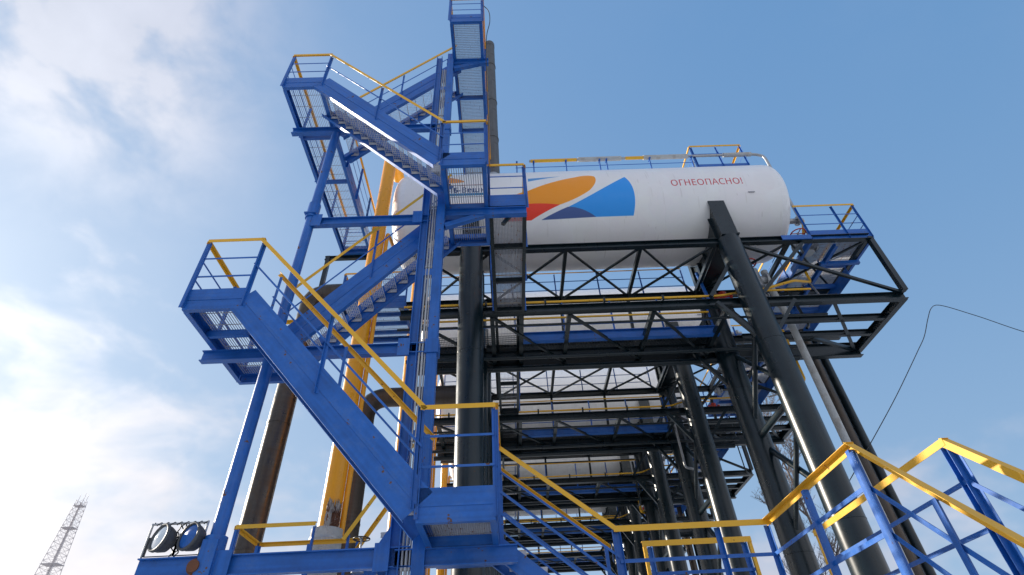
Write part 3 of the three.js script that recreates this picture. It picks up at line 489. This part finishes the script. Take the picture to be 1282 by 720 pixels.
for (let k = 1; k < NT; k++) {
  copyOf(frame, PITCH * k, 'dark round columns and bracing frame ' + ROWNAME[k]);
  copyOf(rails, PITCH * k, 'blue guard rails with pale yellow top rail on the frame ' + ROWNAME[k]);
  copyOf(endp, PITCH * k, 'blue end platform with yellow rails, by the frame ' + ROWNAME[k]);
  copyOf(line, PITCH * k, 'thin yellow pipe along the lower beam of the frame ' + ROWNAME[k]);
  if (k < 4) copyOf(gas, PITCH * k, 'tall thick yellow vertical pipe beside the tank ' + ['', 'next behind the lettered one', 'second behind the lettered one', 'third behind the lettered one'][k]);
}
for (let k = 0; k < 3; k++) {
  const g = thing('gangway', 'dark grated gangway linking the frame ' + ROWNAME[k] + ' to the next', 'gangway', [0.22, 8.7, 14.7 + PITCH * k], 'dark gangways between the tank frames');
  deck(g, XR1 + 0.03, 0.5, 11.6 + PITCH * k, 17.5 + PITCH * k, 9.2, { joists: 2, ch: 0.18, mat: M.dark, gh: 0.05, p1: 0.045, toe: false, rails: [['right', 0.42, 0.98, { mids: [0.6], top: 0.05 }]] });
}
for (let k = 0; k < NT; k++) {
  seed = 4400 + k * 97; const z = PITCH * k, t = thing('pipe_cluster', 'tangle of small pipes beside the frame ' + ROWNAME[k], 'pipework', [7.6, 9, 12.4 + z], 'small pipework at the column heads');
  for (let i = 0; i < 7; i++) {
    const x = 6.0 + rnd() * 3.4, y = 8.6 + rnd() * 1.6, d = 11.6 + rnd() * 3 + z, r = 0.018 + rnd() * 0.05, up = rnd() < 0.5;
    const a = V(x, y, d), b = up ? V(x, y - 1 - rnd() * 1.5, d) : V(x + (rnd() - 0.5) * 2.4, y + (rnd() - 0.5) * 0.3, d), c = up ? V(x + (rnd() - 0.5) * 1.6, b.y, d + 0.4) : V(b.x, b.y + (rnd() < 0.5 ? -1 : 1) * (0.6 + rnd()), d + 0.2);
    part('pipe_run', pipe([a, b, c], r, 0.12, 8), [M.galv, M.dark, M.yellow, M.dark, M.blue, M.galv][Math.floor(rnd() * 6)], t);
  }
  for (let i = 0; i < 3; i++) { const x = 6.9 + rnd() * 1.8, y = 9.3 + rnd() * 1.2, d = 12.2 + rnd() * 1.2 + z, r = 0.07 + rnd() * 0.06; part('valve_body', [tube(V(x, y - r * 2, d), V(x, y + r * 1.5, d), r, 12), tube(V(x - r * 2, y, d), V(x + r * 2, y, d), r * 0.6, 10), tube(V(x - r * 1.9, y, d), V(x - r * 1.5, y, d), r * 1.1, 14), tube(V(x + r * 1.5, y, d), V(x + r * 1.9, y, d), r * 1.1, 14)], i === 1 ? M.red : M.galv, t); }
}
// ------------------------------------------------------------------ tank-top pipework on the lettered tank
{
  const t = thing('top_pipe', 'grey insulated pipe on blue supports along the top of the lettered tank', 'pipe', [5, 14.8, 11.8]);
  part('pipe_run', pipe([V(1.2, 15.85, 11.7), V(9.35, 15.85, 11.7), V(9.64, 15.7, 11.7), V(9.64, 11.2, 11.7)], 0.05, 0.25), M.galv, t);
  part('insulation', tube(V(2.95, 15.85, 11.7), V(4.5, 15.85, 11.7), 0.085, 20), M.insul, t); part('insulation', tube(V(5.3, 15.85, 11.7), V(6.9, 15.85, 11.7), 0.085, 20), M.insul, t); part('insulation', tube(V(8.2, 15.85, 11.7), V(9.2, 15.85, 11.7), 0.08, 20), M.insul, t);
  part('painted_section', tube(V(1.25, 15.85, 11.7), V(2.9, 15.85, 11.7), 0.06, 18), M.yellow, t); part('painted_section', tube(V(4.65, 15.85, 11.7), V(5.3, 15.85, 11.7), 0.06, 18), M.yellow, t);
  for (const y of [15.25, 15.55]) part('guard_wire', sec(V(0.7, y, 11.75), V(7.1, y, 11.75), RB(0.015, 0.02)), M.blue, t);
  for (const x of [0.75, 1.35, 2.5, 3.7, 3.95, 5.5, 7.0]) part('support', [sec(V(x - 0.03, 14.7, 11.75), V(x, 15.75, 11.7), RB(0.04)), sec(V(x, 15.74, 11.6), V(x, 15.74, 11.8), RB(0.06, 0.02))], M.blue, t);
  const c = thing('top_platform', 'small blue railed platform on top of the lettered tank', 'platform', [8, 15, 12]);
  deck(c, 7.15, 8.95, 11.75, 12.9, 15.42, { joists: 1, toe: false, ch: 0.14, rails: [['front', 0, 1, { h: 1.0 }], ['left', 0, 1, { h: 1.0 }], ['right', 0, 1, { h: 1.0 }]], mids: [0.55] });
  for (const [x, d] of [[7.2, 11.8], [8.9, 11.8], [7.2, 12.8], [8.9, 12.8]]) part('leg', sec(V(x, 14.75, d), V(x, 15.28, d), RB(0.06)), M.blue, c);
  for (let i = 0; i < 4; i++) part('rung', sec(V(7.02, 14.75 + i * 0.22, 11.72), V(7.02, 14.75 + i * 0.22, 12.1), RB(0.025)), M.galv, c);
  part('ladder_rail', [sec(V(7.02, 14.6, 11.72), V(7.02, 15.6, 11.72), RB(0.04)), sec(V(7.02, 14.6, 12.1), V(7.02, 15.6, 12.1), RB(0.04))], M.galv, c);
  const s = thing('vent_stack', 'weathered grey vent stack rising behind the topmost gangway', 'vent stack', [-0.1, TY + TR, TD]);
  part('pipe_run', tube(V(-0.1, 15.9, TD), V(-0.1, 26.2, TD), 0.24, 28), M.stack, s);
  part('skirt', tube(V(-0.1, 14.9, TD), V(-0.1, 15.92, TD), 0.5, 28, 0.24), M.galv, s);
  for (const y of [18.2, 20.9, 24.0]) part('band', tube(V(-0.1, y, TD), V(-0.1, y + 0.06, TD), 0.262, 28), M.stack, s);
  part('cap', tube(V(-0.1, 25.95, TD), V(-0.1, 26.25, TD), 0.25, 28), M.stack, s);
}
// ------------------------------------------------------------------ valve gear at the right end of the lettered tank
function valve(name, label, x, y, d, r, wheelMat, group) {
  const t = thing(name, label, 'valve', [x, y - r * 2, d], group);
  part('body', [tube(V(x, y - r * 2.2, d), V(x, y + r * 1.2, d), r, 20), tube(V(x - r * 2.2, y - r * 0.5, d), V(x + r * 2.2, y - r * 0.5, d), r * 0.6, 16)], M.galv, t);
  part('flange', [tube(V(x - r * 1.9, y - r * 0.5, d), V(x - r * 1.6, y - r * 0.5, d), r * 1.05, 20), tube(V(x + r * 1.6, y - r * 0.5, d), V(x + r * 1.9, y - r * 0.5, d), r * 1.05, 20)], M.galv, t);
  const s = part('stem', tube(V(x, y + r, d), V(x, y + r * 3, d), r * 0.16, 10), M.galv, t);
  const w = part('handwheel', [ring(V(x, y + r * 2.8, d), new THREE.Vector3(0, 1, 0), r * 1.3, r * 0.11), tube(V(x - r * 1.3, y + r * 2.8, d), V(x + r * 1.3, y + r * 2.8, d), r * 0.08, 8), tube(V(x, y + r * 2.8, d - r * 1.3), V(x, y + r * 2.8, d + r * 1.3), r * 0.08, 8)], wheelMat, t);
  return t;
}
valve('gate_valve', 'grey valve with red handwheel at the end of the lettered tank, by the platform', 9.35, 11.3, 11.75, 0.17, M.red);
valve('gate_valve', 'grey valve with red handwheel hanging under the lettered tank behind the dark column', 7.7, 10.5, 12.3, 0.2, M.red);
valve('gate_valve', 'small grey valve with a dark handwheel among the low yellow rails', -2.38, 2.35, 9.2, 0.1, M.black);
{
  const t = thing('drain_pipe', 'grey insulated pipe dropping from the tank end past the dark frame', 'pipe', [8.45, GROUND, 12.7]);
  part('pipe_run', pipe([V(8.3, 11.0, 12.6), V(8.3, 10.0, 12.6), V(8.45, 9.5, 12.7), V(8.45, GROUND, 12.7)], 0.1, 0.25), M.insul, t);
  const c = thing('small_pipe', 'thin yellow pipe run with bends beneath the valve end of the lettered tank', 'pipe', [9, 9.5, 12]);
  part('pipe_run', pipe([V(7.2, 9.6, 11.9), V(8.6, 10.0, 11.9), V(9.6, 10.5, 12.6), V(9.6, 11.0, 12.6), V(9.62, 12.2, 11.6)], 0.04, 0.15), M.yellow, c);
}
// ------------------------------------------------------------------ left-hand pipework and low walkway
{
  const t = thing('clad_pipe', 'wide metal-clad vertical pipe with brown sheen behind the round blue post', 'pipe', [-5.02, GROUND, 11]);
  part('pipe_run', pipe([V(-5.02, GROUND, 11), V(-5.02, 9.4, 11), V(-3.6, 9.4, 11)], 0.24, 0.5, 28), M.clad, t);
  for (const y of [0.5, 3.0, 5.6, 8.0]) part('band', tube(V(-5.02, y, 11), V(-5.02, y + 0.05, 11), 0.248, 28), M.clad, t);
  const u = thing('clad_pipe', 'dark clad pipe bending into a horizontal run behind the yellow pipe', 'pipe', [-3.88, GROUND, 13.6]);
  part('pipe_run', pipe([V(-3.88, GROUND, 13.6), V(-3.88, 7.65, 13.6), V(-1.2, 7.65, 13.6)], 0.27, 0.6, 28), M.clad, u);
  for (const y of [1.5, 4.2]) part('band', tube(V(-3.88, y, 13.6), V(-3.88, y + 0.05, 13.6), 0.278, 28), M.clad, u);
  const w = thing('pipe_sleeve', 'pale grey insulated sleeve with torn top round the yellow pipe', 'pipe', [-3.5, GROUND, 10.9]);
  const g = tube(V(-3.5, GROUND, 10.9), V(-3.5, 3.3, 10.9), 0.3, 40); part('jacket', g, M.insul, w);
  for (const y of [0.6, 2.0, 3.1]) part('strap', tube(V(-3.5, y, 10.9), V(-3.5, y + 0.04, 10.9), 0.308, 36), M.galv, w);
  const ragged = (a0, a1, y0, y1, r, sd) => { seed = sd; const g = new THREE.CylinderGeometry(r, r, y1 - y0, 26, 10, true, a0, a1 - a0), p = g.attributes.position; for (let i = 0; i < p.count; i++) { const x = p.getX(i), y = p.getY(i), z = p.getZ(i), k = 1 + (rnd() - 0.45) * 0.12, top = y > (y1 - y0) * 0.3 ? (rnd() - 0.7) * 0.22 : 0; p.setXYZ(i, x * k, y + top, z * k); } g.computeVertexNormals(); g.translate(-3.5, (y0 + y1) / 2, -10.9); return g; };
  part('torn_lagging', ragged(-0.1, 1.2, 3.2, 3.8, 0.225, 771), M.tornFoil, w); part('torn_lagging', ragged(0.45, 1.25, 3.25, 3.65, 0.238, 1771), M.tornRust, w);
  const l = thing('low_walkway', 'low platform with thin yellow rails behind the round blue post', 'walkway', [-3.8, GROUND, 9.8]);
  deck(l, -4.5, -2.75, 9.4, 10.35, 1.75, { joists: 2, rails: [['front', 0, 0.72, { h: 1.2, mids: [0.62] }], ['back', 0, 1, { h: 1.2, mids: [0.62] }], ['left', 0, 1, { h: 1.2, mids: [0.62] }]] });
  for (const [x, d] of [[-4.4, 9.5], [-2.85, 9.5], [-4.4, 10.25], [-2.85, 10.25]]) part('leg', sec(V(x, GROUND, d), V(x, 1.55, d), RB(0.1)), M.blue, l);
  flight(thing('stair_flight', 'steep small stair with thin yellow rails beside the yellow pipe', 'stairs', [-2.2, 1.7, 9.8], 'small stairs behind the tower'), V(-2.7, 1.75, 9.4), V(-1.7, 3.3, 9.4), AD, 0.7, { n: 6, mids: [], h: 0.95, posts: [0.05, 0.95], toe: false });
  const p = thing('outer_post', 'slim dark post under the far end of the long landing', 'post', [-5.35, GROUND, 12.2]);
  part('shaft', sec(V(-5.35, GROUND, 12.2), V(-5.35, 11.92, 12.2), RB(0.12)), M.dark, p); part('head_beam', sec(V(-5.45, 11.85, 12.2), V(-4.0, 11.85, 12.2), RI(0.14, 0.1)), M.dark, p); part('base_plate', sec(V(-5.35, GROUND + 0.01, 12.0), V(-5.35, GROUND + 0.01, 12.4), RB(0.4, 0.02)), M.dark, p);
  // left end platforms of the tanks
  const e = thing('inner_platform', 'blue-grey platform at the left end of the tank row beside the yellow pipe', 'platform', [-4, 8.9, 12.8]);
  deck(e, -4.7, -2.8, 12.3, 14.1, 10.1, { joists: 3, rails: [['front', 0, 1, { topMat: M.yellow, h: 1.1 }], ['left', 0, 1, { h: 1.1 }]] });
}
// ------------------------------------------------------------------ floodlights on the left beam end
{
  const fr = thing('light_frame', 'thin pipe frame wound with cable above the blue beam end', 'frame', [-4.45, 2.05, DP]);
  const y0 = 2.05, y1 = 2.48, d = DP;
  part('pole', tube(V(-4.82, y0, d), V(-4.82, y1, d), 0.014, 10), M.galv, fr); part('pole', tube(V(-4.08, y0, d), V(-4.08, y1 + 0.02, d), 0.014, 10), M.galv, fr); part('crossbar', tube(V(-4.83, y1, d), V(-4.07, y1, d), 0.014, 10), M.galv, fr);
  part('cable', pipe(Array.from({ length: 25 }, (_, i) => V(-4.8 + i * 0.03, y1 + 0.024 * Math.cos(i * 2.1), d + 0.024 * Math.sin(i * 2.1))), 0.007, 0.012, 6), M.black, fr);
  for (const dx of [-0.03, 0.015, 0.04]) part('cable', pipe(Array.from({ length: 14 }, (_, i) => V(-4.44 + dx + 0.02 * Math.sin(i * 1.9 + dx * 90), y0 + i * 0.034, d + 0.05 + 0.02 * Math.cos(i * 2.3))), 0.008, 0.012, 6), M.black, fr);
  const lamp = (x, label, yaw, glassMat) => {
    const t = thing('floodlight', label, 'floodlight', [x, 2.05, d - 0.06], 'floodlights on the blue beam end');
    const grp = (name, geo, mat) => { geo.rotateX(Math.PI / 2); geo.rotateX(-0.12); geo.rotateY(yaw); geo.translate(x, 2.27, -(d - 0.06)); return part(name, geo, mat, t); };
    const L = (pts) => new THREE.LatheGeometry(pts.map((p) => new THREE.Vector2(p[0], p[1])), 36);
    grp('housing', L([[0.001, -0.16], [0.06, -0.16], [0.08, -0.13], [0.135, -0.1], [0.165, -0.02], [0.17, 0.03], [0.182, 0.034], [0.182, 0.07], [0.158, 0.075], [0.155, 0.05]]), M.stack);
    grp('lens', L([[0.001, 0.085], [0.08, 0.075], [0.13, 0.062], [0.158, 0.045]]), glassMat);
    part('bracket', [sec(V(x - 0.19, 2.06, d - 0.04), V(x - 0.19, 2.3, d - 0.04), RB(0.03, 0.006)), sec(V(x + 0.19, 2.06, d - 0.04), V(x + 0.19, 2.3, d - 0.04), RB(0.03, 0.006)), sec(V(x - 0.19, 2.063, d - 0.04), V(x + 0.19, 2.063, d - 0.04), RB(0.03, 0.006))], M.black, t);
  };
  lamp(-4.58, 'round floodlight with pale glass on the blue beam end', -0.55, M.lens);
  lamp(-4.2, 'round floodlight with blue cover beside the round blue post', -0.45, M.blue);
}
// ------------------------------------------------------------------ overhead cable, mast, bare trees
{
  const t = thing('overhead_cable', 'thin black cable sagging across the open sky beside the dark frame', 'cable', [13, 8, 14]);
  const c = new THREE.CatmullRomCurve3([V(8.2, 4.2, 14), V(9.73, 5.65, 14), V(11.27, 7.14, 14), V(12.4, 8.3, 14), V(12.83, 8.75, 14), V(13.3, 9.25, 14), V(13.81, 9.95, 14), V(14.15, 10.36, 14), V(14.4, 10.48, 14), V(15.37, 10.02, 14), V(16.53, 9.3, 14), V(22, 6.5, 14)]);
  part('wire', new THREE.TubeGeometry(c, 160, 0.012, 6), M.black, t);
}
{
  const cx = -93.8, cd = 120, t = thing('lattice_mast', 'pale thin lattice mast standing far off in the bright haze', 'mast', [cx, GROUND, cd]);
  const wAt = (y) => 0.72 + (45 - y) * 0.05, C = [[-1, -1], [1, -1], [1, 1], [-1, 1]], pt = (k, y) => V(cx + C[k][0] * wAt(y), y, cd + C[k][1] * wAt(y));
  for (let k = 0; k < 4; k++) part('leg', tube(pt(k, GROUND), pt(k, 45), 0.09, 6, 0.05), M.mast, t);
  const ys = []; for (let y = GROUND; y < 44.5; y += Math.max(1.1, wAt(y) * 0.95)) ys.push(y); ys.push(45);
  const lat = []; for (let i = 0; i + 1 < ys.length; i++) for (let k = 0; k < 4; k++) { const n = (k + 1) % 4; lat.push(tube(pt(k, ys[i]), pt(n, ys[i]), 0.026, 5), tube(pt(k, ys[i]), pt(n, ys[i + 1]), 0.026, 5), tube(pt(n, ys[i]), pt(k, ys[i + 1]), 0.026, 5)); }
  part('lacing', lat, M.mast, t); part('cable_ladder', sec(V(cx, GROUND, cd), V(cx, 44.6, cd), RB(0.3, 0.1)), M.mast, t);
  for (const y of [32.1, 39.2, 43.8]) part('platform', sec(V(cx - wAt(y) * 1.25, y, cd), V(cx + wAt(y) * 1.25, y, cd), RB(wAt(y) * 1.8, 0.12)), M.mast, t);
  for (const [dx, y] of [[-0.9, 45], [0.2, 45.2], [0.9, 44.8]]) part('aerial', tube(V(cx + dx, y - 1, cd), V(cx + dx, y + 1.4, cd), 0.05, 5), M.mast, t);
}
function bareTree(label, x, d, hgt, s) {
  seed = s; const t = thing('bare_tree', label, 'tree', [x, GROUND, d], 'leafless trees beyond the tanks'), limbs = [], twigs = [];
  const grow = (p, dir, len, r, lvl) => {
    const n = lvl === 0 ? 7 : 4; let a = p.clone(), dd = dir.clone();
    for (let i = 0; i < n; i++) {
      dd.add(new THREE.Vector3(rnd() - 0.5, (rnd() - 0.35) * 0.5, rnd() - 0.5).multiplyScalar(lvl ? 0.32 : 0.1)).normalize();
      const b = a.clone().addScaledVector(dd, len / n), r0 = r * (1 - 0.8 * i / n), r1 = r * (1 - 0.8 * (i + 1) / n); (lvl < 2 ? limbs : twigs).push(tube(a, b, r0, lvl < 2 ? 7 : 4, r1, true));
      if (lvl < 4 && (lvl || i > 1)) { const kids = lvl === 0 ? 3 : 2; for (let k = 0; k < kids; k++) { const az = rnd() * 6.283, sp = 0.5 + rnd() * 0.5, side = new THREE.Vector3(Math.cos(az), 0.25 + rnd() * 0.5, Math.sin(az)).normalize(); grow(b, dd.clone().multiplyScalar(1 - sp * 0.5).addScaledVector(side, sp).normalize(), len * (lvl ? 0.48 : 0.2) * (0.7 + rnd() * 0.5) * (1 - 0.35 * i / n), r1 * 0.55 + 0.006, lvl + 1); } }
      a = b;
    }
  };
  grow(V(x, GROUND, d), new THREE.Vector3(0, 1, 0), hgt, hgt * 0.007, 0);
  part('trunk', limbs, M.bark, t); part('crown', twigs, M.bark, t);
}
bareTree('leafless tree with fine twigs seen between the dark columns', 17.2, 31, 18.5, 5511);
bareTree('leafless tree with lower crown behind the slim clad column', 15.6, 31, 15, 6127);

renderer.render(scene, camera);
